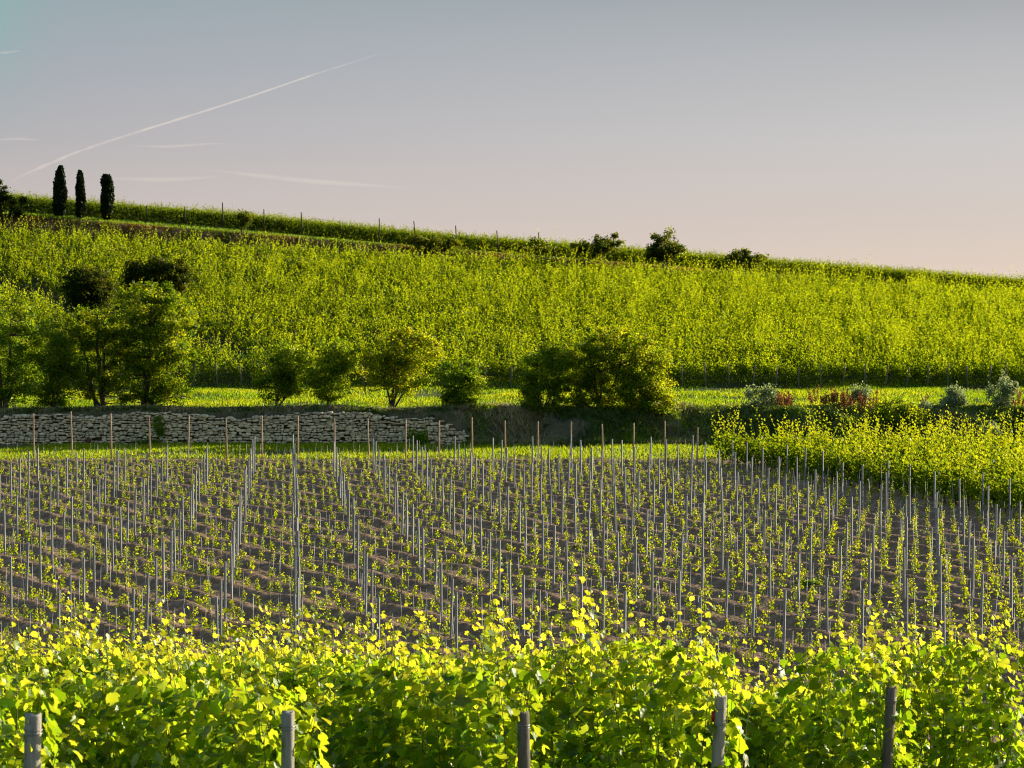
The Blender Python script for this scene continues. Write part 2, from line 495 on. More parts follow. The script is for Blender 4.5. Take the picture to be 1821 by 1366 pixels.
gp = scatter(90000, -38, 40, 159.7, 173.6, lambda X, Y: (Y > 160.9 + .55 * nb(X, Y) + .3 * nb2(X, Y)) & (rng.uniform(size=len(X)) < .6 + .35 * nb(X * 1.4, Y)) & ((X < 11) | (Y > 158)))
blades('strip_grass', gp, .22, M_GRASS, 'green grass strip between the bare field and the stone wall')
gp = scatter(150000, -40, 44, 176.5, 208.5, lambda X, Y: rng.uniform(size=len(X)) < .65 + .3 * nb(X * .6, Y))
blades('terrace_grass', gp, .20, M_GRASS, 'sunlit green grass on the terrace above the wall', .35, np.clip(.4 + .22 * nb(gp[:, 0] * .7, gp[:, 1]) + .15 * nb2(gp[:, 0], gp[:, 1]) + rng.normal(0, .18, len(gp)), 0, 1))  # patchy tone painted into the blades, imitating bands of sunlight
gp = scatter(65000, -4, 40, 172, 178.4, lambda X, Y: (X > -3) & (rng.uniform(size=len(X)) < .5 + .4 * nb2(X * .5, Y)))
blades('bank_grass', gp, .42, M_GRASS_DRY, 'rough dry grass covering the shaded bank', .6, np.clip(.35 + .3 * nb(gp[:, 0], gp[:, 1]) + rng.normal(0, .12, len(gp)), 0, 1))
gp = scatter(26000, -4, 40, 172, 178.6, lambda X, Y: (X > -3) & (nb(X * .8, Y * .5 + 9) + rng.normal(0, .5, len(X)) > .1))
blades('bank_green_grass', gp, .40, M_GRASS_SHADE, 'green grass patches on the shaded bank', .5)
gp = scatter(9000, -40, -2, 174.2, 176.6)
blades('wall_top_grass', gp, .42, M_GRASS_DRY, 'dry grass overhanging the top of the stone wall', .75, np.clip(.3 + .25 * nb2(gp[:, 0], gp[:, 1]), 0, 1))
gp = scatter(26000, -52, 56, 262.4, 266.4)
blades('upper_bank_grass', gp, .26, M_GRASS_RUST, 'rusty dry grass on the upper bank below the crest path', .5, np.clip(.3 + .36 * nb(gp[:, 0], gp[:, 1]), 0, 1), .05)
gp = scatter(26000, -52, 56, 266, 270.8)
blades('upper_path_grass', gp, .24, M_GRASS_SHADE, 'grass on the path along the crest', .35, None, .04)


# ------------------------------------------------------------------ vine rows
def frustum(P, pad=3.0, k=.184):
    return np.abs(P[:, 0]) < k * P[:, 1] + pad


def hill_row_mesh(name, p0, p1, mat, per_m=9, lps=8, top=1.75, size=.17, fill=26, keep=None, low=.55, seed=0, amp=.2, skirt=0, thick=.24, jit=.10, spk=.10, plant=1.15, tuft=.30, taper=.55, peak=1.0):
    g = np.random.default_rng(seed)
    p0 = np.array(p0, float); p1 = np.array(p1, float)
    Lg = np.linalg.norm(p1 - p0); u = (p1 - p0) / Lg; w = np.array([-u[1], u[0]])
    hum = Noise(1.15, 8, seed + 1, 1); hum2 = Noise(6, 6, seed + 2, 1)
    n = int(Lg * per_m)
    soff = g.normal(0, tuft, n); s = np.round(g.uniform(0, Lg, n) / plant) * plant + soff
    base = p0 + s[:, None] * u + g.normal(0, .13, n)[:, None] * w
    ok = frustum(base)
    if keep is not None:
        ok &= keep(base[:, 0], base[:, 1])
    s, base, soff = s[ok], base[ok], soff[ok]; n = len(s)
    if n == 0:
        return None
    z0 = H(base[:, 0], base[:, 1])
    ht = top * (1 + amp * .5 * hum(s) + amp * .35 * hum2(s)) + g.normal(0, jit, n) - peak * np.minimum((soff / tuft) ** 2, 4) * .13
    spike = g.uniform(size=n) < spk
    ht = ht + spike * g.uniform(.12, .42, n)
    lean = g.normal(0, .3, (n, 2))
    f = (np.arange(lps)[None] + g.uniform(0, 1, (n, lps))) / lps
    zz = low + .35 + f * (ht[:, None] - low - .35)
    bend = (zz - .8)[..., None] * lean[:, None]
    C = np.empty((n, lps, 3))
    spread = (.085 * (1 - f * .72))[..., None]
    C[..., :2] = base[:, None] + bend + g.normal(0, 1, (n, lps, 2)) * spread
    C[..., 2] = z0[:, None] + zz
    sz = size * (1.12 - taper * f) * g.uniform(.75, 1.3, (n, lps))
    tn = np.clip(.10 + .62 * f ** 1.2 + g.normal(0, .16, (n, lps)), 0, 1)  # tips yellower as young growth; low leaves also darkened to imitate shade
    C = C.reshape(-1, 3); sz = sz.ravel(); tn = tn.ravel()
    # lower side leaves
    m = int(Lg * fill); s2 = g.uniform(0, Lg, m); b2 = p0 + s2[:, None] * u + g.normal(0, thick, m)[:, None] * w
    ok = frustum(b2)
    if keep is not None:
        ok &= keep(b2[:, 0], b2[:, 1])
    b2 = b2[ok]; m = len(b2)
    C2 = np.c_[b2, H(b2[:, 0], b2[:, 1]) + g.uniform(low, top * .8, m)]
    C = np.concatenate([C, C2]); sz = np.r_[sz, size * g.uniform(.8, 1.35, m)]; tn = np.r_[tn, np.clip(g.normal(.2, .15, m), 0, 1)]
    if skirt:
        k3 = 260; s3 = g.uniform(-.1, 3.2, k3); b3 = p0 + s3[:, None] * u + g.normal(0, .26, k3)[:, None] * w
        C = np.concatenate([C, np.c_[b3, H(b3[:, 0], b3[:, 1]) + g.uniform(.08, top * .75, k3)]])
        sz = np.r_[sz, size * g.uniform(.6, 1.1, k3)]; tn = np.r_[tn, np.clip(g.normal(.2, .15, k3), 0, 1)]
    nr = g.normal(size=(len(C), 3)) * .42 + np.array(sdir) * .85 + np.array([0, 0, .25])
    V, F = kites(C, sz, nr, g.normal(size=(len(C), 3)) + np.array([0, 0, .15]), g)
    return mesh_np(name, V, F, mat, np.repeat(tn, 4))


def vine_row(me, label, group, posts=None):
    o = thing('vine_row', label, 'vine row', (0, 0, 0), group)
    link('foliage', me, o)
    return o


RD = np.array([-.470, .883])
# the gap (a grass track) cutting the left part of the slope
gA = at(-60, 497, 240); gap_pts = []


def slope_hit(x, y):
    lo, hi = 205.0, 262.0
    for _ in range(40):
        m_ = (lo + hi) / 2; p = at(x, y, m_)
        if p.z > Hs(p.x, p.y): lo = m_
        else: hi = m_
    return at(x, y, (lo + hi) / 2)


g0 = slope_hit(-40, 505); g1 = slope_hit(470, 650)


def gap_keep(X, Y):
    d = np.array([g1.x - g0.x, g1.y - g0.y]); L_ = np.linalg.norm(d); d /= L_
    a = (X - g0.x) * d[0] + (Y - g0.y) * d[1]; c = (X - g0.x) * -d[1] + (Y - g0.y) * d[0]
    return (np.abs(c) > 1.5) | (a > L_) | (Y < 207)


end_x = []
x = 1213.0
while x < 3000:
    end_x.append(x); x += max(34, 42.5 - (x - 1213) * .014)
x = 1213 - 43.0
while x > -140:
    end_x.append(x); x -= 43.5
end_x.sort()
k = 0
for i, ex in enumerate(end_x):
    q0 = np.array([px_x(ex, 206.2), 206.2 + .25 * math.sin(i * 1.7)])
    q1 = q0 + RD * (55.3 / RD[1])
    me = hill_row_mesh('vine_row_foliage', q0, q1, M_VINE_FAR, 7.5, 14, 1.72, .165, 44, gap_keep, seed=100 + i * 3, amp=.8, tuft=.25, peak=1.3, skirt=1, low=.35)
    if me:
        vine_row(me, 'long row of bright green vines running up the main hillside above the terrace', 'vine rows on the main hillside')

# end posts of those rows
mb = MB()
mb.tube([(0, 0, -.3), (.02, 0, .6), (.015, .01, 1.2), (0, 0, 1.62)], [.055, .052, .050, .046], 7)
pm = mb.mesh('hill_post', M_WOOD_DARK)
first = None
for i, ex in enumerate(end_x):
    if not -20 < ex < 1840:
        continue
    X = px_x(ex, 205.6); o = None
    if first is None:
        first = o = thing('vineyard_post', 'weathered end post of a hillside vine row at the terrace edge', 'post', (0, 0, 0), 'end posts of the hillside vine rows', pm)
    else:
        o = first.copy(); COL.objects.link(o)
    o.location = (X, 205.6, Hs(X, 205.6)); o.scale = (1, 1, random.uniform(.92, 1.12))
    o.rotation_euler = (random.gauss(.05, .05), random.gauss(.06, .06), random.uniform(0, 6))

# crest vineyard: rows along the path, against the sky
for k in range(9):
    yy = 271.6 + k * 2.1
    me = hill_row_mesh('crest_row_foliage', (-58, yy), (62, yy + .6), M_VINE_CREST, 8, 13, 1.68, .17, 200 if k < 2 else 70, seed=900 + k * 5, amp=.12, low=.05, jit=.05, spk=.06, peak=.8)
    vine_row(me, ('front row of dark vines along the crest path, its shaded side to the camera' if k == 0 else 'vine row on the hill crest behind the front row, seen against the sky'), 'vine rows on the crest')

# mature block at the right end of the bare field
bd = unit(np.array([right_edge(115) - right_edge(157), 115 - 157.0]))
for k in range(9):
    off = np.array([2.35 * k / abs(bd[1]) * 1.0, 0])
    a0 = np.array([right_edge(157.5) + .1, 157.5 - .9 * (k % 2) * .3]) + off
    a1 = a0 + bd * 46
    me = hill_row_mesh('block_row_foliage', a0, a1, M_VINE_BLOCK, 6.5, 22, 1.95, .175, 150, seed=1200 + k * 5, amp=.75, jit=.06, spk=.03, tuft=.30, plant=1.7, taper=.5, peak=1.9, low=.25, thick=.30)
    if me is None:
        continue
    o = vine_row(me, ('front row of the tall leafy vine block, next to the bare field on the right' if k == 0 else 'vine row inside the tall leafy block right of the bare field'), 'tall vine rows right of the bare field')
    if k < 2:
        for j in range(30):
            p = a0 + bd * (j * 1.25 + .4)
            if not abs(p[0]) < .184 * p[1] + 1:
                continue
            mb = MB(); z = Hs(*p); jx = random.gauss(0, .06)
            mb.tube([(p[0], p[1], z - .05), (p[0] + jx, p[1], z + .4), (p[0] + jx * .5, p[1], z + .85)], [.035, .028, .024], 6)
            link('trunk', mb.mesh('block_vine_trunk', M_BARK), o)


# ------------------------------------------------------------------ foreground vines
def fore_row(name, post, length, hts, label, seed):
    """hts: list of (t, canopy height)"""
    g = np.random.default_rng(seed)
    p0 = np.array(post, float); u = np.array([-.485, .875]); w = np.array([-u[1], u[0]])
    o = thing('vine_row', label, 'vine row', (p0[0], p0[1], Hs(*p0)), 'foreground vine rows')
    org = np.array([p0[0], p0[1], Hs(*p0)])
    CC, SS, NN, TT, TN = [], [], [], [], []
    canes = MB()
    hum = Noise(1.3, 8, seed, 1)
    ns = int(length * 15)
    for s in np.sort(np.clip(np.round(g.uniform(.12, length, ns) / 1.1) * 1.1 + g.normal(0, .27, ns), .1, length)):
        b = p0 + s * u + g.normal(0, .13) * w
        z0 = Hs(*b)
        top = np.interp(s, [a for a, _ in hts], [b_ for _, b_ in hts]) * (1 + .075 * hum(s)) + g.normal(0, .06)
        if g.uniform() < .13:
            top += g.uniform(.1, .42)
        zb = .85
        m = max(6, int((top - zb) / .075))
        f = np.linspace(0, 1, m)
        lean = g.normal(0, .16, 2); curl = g.normal(0, .10, 2)
        sp = np.c_[b[0] + lean[0] * f + curl[0] * f ** 3, b[1] + lean[1] * f + curl[1] * f ** 3, z0 + zb + (top - zb) * f]
        canes.tube((sp - org)[::2], np.linspace(.0055, .0022, len(sp[::2])), 4, False)
        side = np.where(np.arange(m) % 2 == 0, 1, -1)
        az = g.uniform(0, 6.283) + side * 1.57 + g.normal(0, .6, m)
        od = np.c_[np.cos(az), np.sin(az), g.uniform(-.1, .5, m)]
        pl = g.uniform(.05, .15, m) * (1.1 - .7 * f)
        C = sp + od * pl[:, None]
        CC.append(C); SS.append(.122 * (1.08 - .66 * f ** 2.2) * g.uniform(.7, 1.2, m))
        NN.append(od * np.r_[.7, .7, .2] + np.array([0, 0, .55]) + g.normal(0, .45, (m, 3)))
        TT.append(od * .7 + np.array([0, 0, -.6]) + g.normal(0, .35, (m, 3)))
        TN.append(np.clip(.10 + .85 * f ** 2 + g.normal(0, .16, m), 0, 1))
    m = int(length * 300)
    s = g.uniform(.1, length, m); sd = g.choice([-1, 1], m)
    ww = sd * g.uniform(.08, .36, m)
    b = p0 + s[:, None] * u + ww[:, None] * w
    hh = np.interp(s, [a for a, _ in hts], [b_ for _, b_ in hts])
    C = np.c_[b, H(b[:, 0], b[:, 1]) + .7 + g.uniform(0, 1, m) * (hh - .85)]
    od = np.c_[sd[:, None] * w, np.zeros(m)] + g.normal(0, .5, (m, 3))
    CC.append(C); SS.append(.12 * g.uniform(.65, 1.2, m)); NN.append(od + np.array([0, 0, .35])); TT.append(od * .4 + np.array([0, 0, -.8]) + g.normal(0, .4, (m, 3)))
    TN.append(np.clip(g.normal(.22, .17, m), 0, 1))
    C = np.concatenate(CC); ok = frustum(C, 1.2) & (C[:, 2] > CAM_Z - .171 * C[:, 1] - .5)
    C = C[ok]; S = np.concatenate(SS)[ok]
    V, F = lobed(C - org, S, unit(np.concatenate(NN)[ok]) + np.array(sdir) * .55, np.concatenate(TT)[ok], g)
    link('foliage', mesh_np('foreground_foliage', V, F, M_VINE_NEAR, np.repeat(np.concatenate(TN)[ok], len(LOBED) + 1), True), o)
    link('canes', canes.mesh('foreground_canes', M_CANE), o)
    for hz in (1.3, 1.62):
        wb = MB(); q = [p0 + u * t for t in np.linspace(0, length, 8)]
        wb.tube([np.array([a[0], a[1], Hs(*a) + hz]) - org for a in q], .0025, 4, False)
        link('wire', wb.mesh('trellis_wire', M_WIRE), o)
    return o


fposts = [(60, 1270, 20.0, .060, 'short round grey wooden post with rust stains at the lower left corner'),
          (512, 1266, 22.6, .056, 'grey wooden post second from the left in front of the foreground vines'),
          (930, 1266, 24.5, .054, 'slim dark grey wooden post in the middle of the foreground vines'),
          (1282, 1238, 26.0, .056, 'grey wooden post with a small red tag and wire around it'),
          (1585, 1221, 28.9, .056, 'brownish leaning wooden post furthest right in the foreground vines')]
fpos = []
for i, (x, y, d, r, lab) in enumerate(fposts):
    p = at(x, y, d); z = Hs(p.x, p.y); h = p.z - z
    g = np.random.default_rng(40 + i)
    tilt = [.025, .008, -.02, .045, .055][i]
    mb = MB(); n = 14; th = np.arange(n) / n * 6.283
    rr = r * (1 + .05 * g.normal(size=n))
    zs = [-.3, h * .35, h * .7, h * .9, h - .012, h]
    V = np.concatenate([np.c_[np.cos(th) * rr * s_ + tilt * (zz - h), np.sin(th) * rr * s_, np.full(n, zz) + (.012 * np.cos(th * 2) if zz == h else 0)] for zz, s_ in zip(zs, [1.08, 1.04, 1.01, 1.0, 1.0, .93])])
    ii = np.arange(len(zs) - 1)[:, None] * n; jj = np.arange(n)[None]
    Q = np.stack([ii + jj, ii + (jj + 1) % n, ii + n + (jj + 1) % n, ii + n + jj], -1).reshape(-1, 4)
    mb.add(V, [Q, (np.arange(n) + (len(zs) - 1) * n)[None]])
    o = thing('wooden_post', lab, 'post', (p.x, p.y, z), 'foreground row end posts')
    link('shaft', mb.mesh('foreground_post', M_WOOD_DARK if i in (2, 4) else M_WOOD_GREY, False), o)
    for kk in range(2):
        wb = MB(); hz = h - .11 - .03 * kk - .12 * (kk if i == 3 else 0)
        ring = [(math.cos(a) * (r * 1.07) + tilt * (hz - h), math.sin(a) * (r * 1.07), hz + .006 * math.sin(a + kk)) for a in np.linspace(0, 6.283, 17)]
        wb.tube(ring, .004, 4, False)
        link('wire_wrap', wb.mesh('wire_wrap', M_WIRE), o)
    if i == 3:
        tb = MB(); tb.box((-r * 1.12 - .008, -.01, h - .19), (.034, .02, .10), .2); tb.box((-r * 1.05, -.01, h - .135), (.02, .012, .02), .2)
        link('tag', tb.mesh('red_tag', M_RED), o)
    fpos.append((p.x, p.y))
fpos.append((px_x(1835, 31), 31.0))
fore_row('r', fpos[0], 4.5, [(0, 2.12), (5, 2.15)], 'foreground vine row starting at the lower left post', 501)
fore_row('r', fpos[1], 9.5, [(0, 2.1), (10, 2.2)], 'foreground vine row running back from the second post from the left', 502)
fore_row('r', fpos[2], 16, [(0, 2.22), (3, 2.25), (16, 2.3)], 'foreground vine row running back from the slim dark middle post', 503)
fore_row('r', fpos[3], 18, [(0, 2.2), (.5, 2.48), (2.6, 2.48), (4, 2.3), (18, 2.25)], 'foreground vine row running back from the post with the red tag', 504)
fore_row('r', fpos[4], 9, [(0, 2.2), (.4, 2.45), (1.4, 2.4), (1.9, 1.85), (3, 1.85), (9, 2.0)], 'foreground vine row running back from the brownish leaning post', 505)
fore_row('r', fpos[5], 8, [(0, 2.25), (.6, 2.45), (2.1, 2.45), (2.7, 1.85), (8, 1.8)], 'foreground vine row cut by the right edge of the photo', 506)


# ------------------------------------------------------------------ metal trellis posts of the young vineyard
def post_mesh(h):
    """lipped C channel with hook notches"""
    w, dp, t_ = .029, .026, .005
    prof = np.array([(-w, -dp), (w, -dp), (w, dp), (w * .45, dp), (w * .45, dp - t_), (w - t_, dp - t_), (w - t_, -dp + t_), (-w + t_, -dp + t_), (-w + t_, dp - t_), (-w * .45, dp - t_), (-w * .45, dp), (-w, dp)])
    n = len(prof); zs = [-.4, h]
    V = np.concatenate([np.c_[prof, np.full(n, z)] for z in zs])
    j = np.arange(n); Q = np.stack([j, (j + 1) % n, n + (j + 1) % n, n + j], -1)
    mb = MB(); mb.add(V, Q)
    cap = [[n + a for a in q] for q in ([0, 1, 6, 7], [1, 2, 5, 6], [2, 3, 4, 5], [0, 7, 8, 11], [8, 9, 10, 11])]
    mb.add(V, cap)
    for zz in np.arange(.5, h - .05, .22):
        for s_ in (-1, 1):
            mb.box((s_ * (w + .006), .008, zz), (.012, .014, .03))
    return mb.mesh('trellis_post_channel', M_METAL)


posts = []
for j in range(-5, 17):
    for i in range(-20, 30):
        p = P0 + i * E + j * A
        Y = p[1]
        if not (66 < Y < (139 if p[0] < -15 else 148)) or abs(p[0]) > .184 * Y + .3 or p[0] > right_edge(Y) - 1.2:
            continue
        posts.append((p[0], p[1]))
posts.sort(key=lambda p: p[1])
# those nearest that still rise above the foreground leaves
vis = [p for p in posts if p[1] > 68.5]
pmesh = [post_mesh(h) for h in (1.82, 1.92, 2.0)]
protos = [None] * 3
far_posts = MB()
for q, (X, Y) in enumerate(vis):
    z = Hs(X, Y); v = random.randrange(3)
    if q < 312:
        if protos[v] is None:
            o = protos[v] = thing('trellis_post', 'grey galvanised metal post standing in the bare young vineyard', 'post', (0, 0, 0), 'metal posts of the young vineyard', pmesh[v])
        else:
            o = protos[v].copy(); COL.objects.link(o)
        o.location = (X + random.gauss(0, .05), Y + random.gauss(0, .06), z)
        o.rotation_euler = (random.gauss(0, .012), random.gauss(0, .012), math.atan2(B[1], B[0]) + math.pi / 2 + random.gauss(0, .1))
        o.scale = (1, 1, random.uniform(.96, 1.04))
    else:
        far_posts.box((X, Y, z + .95), (.07, .06, 1.95), .4)
if far_posts.n:
    link('trellis_posts', far_posts.mesh('far_trellis_posts', M_METAL), kind='stuff', label='grey metal posts at the far end of the bare field', category='posts')


# ------------------------------------------------------------------ young vines on thin rods
def young_vine_parts(h, seed, rodh):
    g = np.random.default_rng(seed)
    n = int(30 + h * 80)
    f = g.uniform(0, 1, n) ** .9
    ln = g.normal(0, .05, 2)
    wid = .066 * (1.15 - .6 * f)
    C = np.c_[ln[0] * f + g.normal(0, 1, n) * wid, ln[1] * f + g.normal(0, 1, n) * wid, .10 + f * h]
    sz = .075 * (1.15 - .5 * f) * g.uniform(.7, 1.25, n)
    V, F = kites(C, sz, g.normal(size=(n, 3)) * .7 + np.array([0, 0, .4]) + np.array(sdir) * .6, None, g)
    leaves = (V, F, np.repeat(np.clip(.15 + .6 * f + g.normal(0, .2, n), 0, 1), 4))
    st = tube([(0, 0, -.05), (.01, 0, h * .4), (ln[0] * .7, ln[1] * .7, h * .75), (ln[0], ln[1], h + .08)], [.012, .009, .006, .003], 4)
    t = g.normal(0, .05, 2)
    rod = tube([(.03, .02, -.1), (.03 + t[0] * rodh, .02 + t[1] * rodh, rodh)], [.0075, .0065], 4)
    return leaves, st, rod


variants = []
for i in range(14):
    h = [.24, .27, .3, .34, .37, .4, .43, .32, .27, .38][i] if i < 10 else [.55, .65, .75, .9][i - 10]
    variants.append(young_vine_parts(h, 700 + i, [1.0, .8, 1.15, .9, 1.1, 1.25, .7, 1.05, .95, 1.2, 1.5, 1.4, 1.6, 1.5][i]))
vm = []
for (lv, st, rod) in variants:
    vm.append((mesh_np('young_vine_stem', st[0], st[1], M_BARK), mesh_np('young_vine_leaves', lv[0], lv[1], M_VINE_YOUNG, lv[2]), mesh_np('young_vine_rod', rod[0], rod[1], M_METAL)))
plants = []
Bl = np.linalg.norm(B); Bu = B / Bl
gy = np.random.default_rng(77)
for r_ in range(-60, 60):
    c0 = P0 + r_ * E
    for m in range(-160, 160):
        p = c0 + Bu * (m * Bl / 6 + Bl / 12) + gy.normal(0, .035, 2)
        X, Y = p
        if not (66 < Y < 159.6) or abs(X) > .184 * Y + .3 or X > right_edge(Y) - 1.0:
            continue
        if gy.uniform() < .06:
            continue
        tall = np.clip((X / (.182 * Y) - .05) * .6, 0.02, .4)
        v = 10 + gy.integers(4) if gy.uniform() < tall else gy.integers(10)
        plants.append((Y, X, int(v), gy.uniform(0, 6.28), gy.uniform(.8, 1.2) * (1 if Y < 105 else .85)))
plants.sort()
seen = [p for p in plants if p[0] > 73]
hid = [p for p in plants if p[0] <= 73]
pro = {}
mbL, mbS, mbR = MB(), MB(), MB()
for q, (Y, X, v, rz, sc) in enumerate(seen + hid):
    z = float(Hfield(np.array([[X]]), np.array([[Y]]))[0, 0]) - .02
    if q < 300:
        if v not in pro:
            o = thing('young_vine', 'young vine with yellow-green leaves on a thin rod in the nearer bare soil', 'vine', (0, 0, 0), 'young vines in the nearer part of the bare field', vm[v][0])
            link('foliage', vm[v][1], o); link('rod', vm[v][2], o)
            pro[v] = o
        else:
            o = pro[v].copy(); COL.objects.link(o)
            for ch in pro[v].children:
                c = ch.copy(); COL.objects.link(c); c.parent = o
        o.location = (X, Y, z); o.rotation_euler = (0, 0, rz); o.scale = (sc, sc, sc)
    else:
        co, si = math.cos(rz) * sc, math.sin(rz) * sc
        M = np.array([[co, si, 0], [-si, co, 0], [0, 0, sc]])
        lv, st, rod = variants[v]; T = np.array([X, Y, z])
        mbL.add(lv[0] @ M + T, lv[1], lv[2]); mbS.add(st[0] @ M + T, st[1]); mbR.add(rod[0] @ M + T, rod[1])
fo = link('young_vines', mbS.mesh('young_vine_stems', M_BARK), kind='stuff', label='many young vines on thin rods in the farther bare soil', category='vines')
link('foliage', mbL.mesh('young_vines_leaves', M_VINE_YOUNG), fo, kind='stuff')
link('rods', mbR.mesh('young_vines_rods', M_METAL), fo, kind='stuff')

# low weeds along some of the rows
nwd = Noise(7, 14, 31)
gw = np.random.default_rng(81)
n = 60000
r_ = gw.integers(-50, 50, n); s_ = gw.uniform(-150, 150, n)
Pw = P0 + r_[:, None] * E + s_[:, None] * Bu + gw.normal(0, .16, n)[:, None] * BN
okw = (Pw[:, 1] > 70) & (Pw[:, 1] < 160) & (Pw[:, 0] < right_edge(Pw[:, 1]) - .3) & frustum(np.c_[Pw, Pw[:, :1]], .5)
okw &= nwd(Pw[:, 0], Pw[:, 1] * .7) > .78 + gw.normal(0, .3, n)
Pw = Pw[okw]
C = np.c_[Pw, Hfield(Pw[:, 0], Pw[:, 1]) + gw.uniform(.02, .13, len(Pw))]
V, F = kites(C, gw.uniform(.05, .11, len(C)), gw.normal(size=(len(C), 3)) * .6 + np.array([0, 0, 1]), None, gw)
link('weeds', mesh_np('weeds', V, F, M_GRASS, np.repeat(gw.uniform(0, .7, len(C)), 4)), kind='stuff', label='low green weeds along the young vine rows', category='weeds')


# ------------------------------------------------------------------ wooden stakes at the far edge of the field
sx = [(60, 735, 812), (128, 731, 814), (198, 735, 812), (266, 740, 816), (334, 739, 818), (403, 743, 817), (466, 739, 813), (530, 739, 818), (595, 744, 815), (656, 745, 820), (721, 746, 823), (781, 748, 822),
      (840, 742, 824), (899, 748, 821), (957, 749, 822), (1015, 750, 823), (1073, 754, 826), (1127, 752, 828), (1183, 749, 829), (1240, 760, 830)]
ORD = ['first', 'second', 'third', 'fourth', 'fifth', 'sixth', 'seventh', 'eighth', 'ninth', 'tenth', 'eleventh', 'twelfth', 'thirteenth', 'fourteenth', 'fifteenth', 'sixteenth', 'seventeenth', 'eighteenth', 'nineteenth', 'twentieth']
sproto = None
for i, (x, y0, y1) in enumerate(sx):
    d = CAM_Z * F_PX / (y1 + 2 - 510); d = min(d, 160.8)
    X = px_x(x, d); z = Hs(X, d)
    if sproto is None:
        mb = MB(); mb.tube([(0, 0, -.3), (.004, .003, .7), (-.006, 0, 1.5), (.004, 0, 2.1), (0, 0, 2.5), (0, 0, 2.53)], [.046, .044, .041, .039, .037, .028], 8)
        sproto = o = thing('wooden_stake', '', 'stake', (0, 0, 0), 'wooden stakes along the far field edge', mb.mesh('stake', M_WOOD_STAKE))
    else:
        o = sproto.copy(); COL.objects.link(o)
    o['label'] = '%s from the left of the tall thin brown stakes along the far field edge' % ORD[i]
    o.location = (X, d, z)
    o.scale = (1, 1, (at(x, y0, d).z - z) / 2.53)
    o.rotation_euler = (random.gauss(0, .01), random.gauss(-.012, .012), random.uniform(0, 6))


# ------------------------------------------------------------------ dry stone wall
gs = np.random.default_rng(91)
WX0, WX1 = -38.0, px_x(826, 174)
wall = thing('stone_wall', 'low dry stone retaining wall of pale rough limestone below the trees', 'wall', (0, 0, 0))
mb = MB()
zc = -.05
while zc < 2.05:
    ch = gs.uniform(.10, .225)
    x = WX0 + gs.uniform(0, .3)
    while x < WX1:
        wl = gs.uniform(.16, .52) * (.6 if gs.uniform() < .2 else 1)
        jut = gs.uniform(-.05, .06)
        hh = ch * gs.uniform(.62, 1.12); zz = zc + gs.uniform(-.05, .05)
        topz = 2.0 + .10 * float(nb(np.array(x), np.array(0.)))
        if x > WX1 - 2.2:
            topz = min(topz, 1.75 - (x - (WX1 - 2.2)) * .38 + gs.normal(0, .1))
        if zz + hh < topz and gs.uniform() > .025:
            yf = 173.55 + .10 * zz - jut
            P = []
            # rounded irregular face: two rings and a rear ring
            n = 8; th = np.arange(n) / n * 6.283 + .39
            sq = 1 / np.maximum(np.abs(np.cos(th)), np.abs(np.sin(th))) ** .72
            for (sc_, dy) in ((.66, 0), (.93, .035), (.97, .12), (.95, .42)):
                jx = gs.normal(0, .045, n); jz = gs.normal(0, .07, n)
                P.append(np.c_[x + wl / 2 + (np.cos(th) * sq + jx * 2) * wl / 2 * sc_, np.full(n, yf + dy) + gs.normal(0, .012, n), zz + hh / 2 + (np.sin(th) * sq + jz * 2) * hh / 2 * sc_])
            V = np.concatenate(P)
            ii = np.arange(3)[:, None] * n; jj = np.arange(n)[None]
            Q = np.stack([ii + jj, ii + (jj + 1) % n, ii + n + (jj + 1) % n, ii + n + jj], -1).reshape(-1, 4)
            mb.add(V, [Q, np.arange(n)[None, ::-1]])
        x += wl * .97 + gs.uniform(-.01, .015)
    zc += ch * .88
link('stones', mb.mesh('wall_stones', M_STONE), wall)
# rusty sheet leaning against the wall
pl = at(157, 786, 173.2)
mb = MB()
mb.add(np.array([(-.17, 0, 0), (.17, 0, 0), (.15, .1, .26), (.06, .13, .36), (-.13, .12, .33), (-.17, .02, 0), (.17, .02, 0), (.15, .12, .26), (.06, .15, .36), (-.13, .14, .33)]),
       [np.array([[0, 1, 2, 3, 4]]), np.array([[9, 8, 7, 6, 5]]), np.array([[0, 5, 6, 1], [1, 6, 7, 2], [2, 7, 8, 3], [3, 8, 9, 4], [4, 9, 5, 0]])])
thing('rusty_plate', 'small rusty red plate leaning against the foot of the stone wall', 'plate', (pl.x, 173.2, Hs(pl.x, 173.2) + .12), None, mb.mesh('rusty_plate', M_RUST))


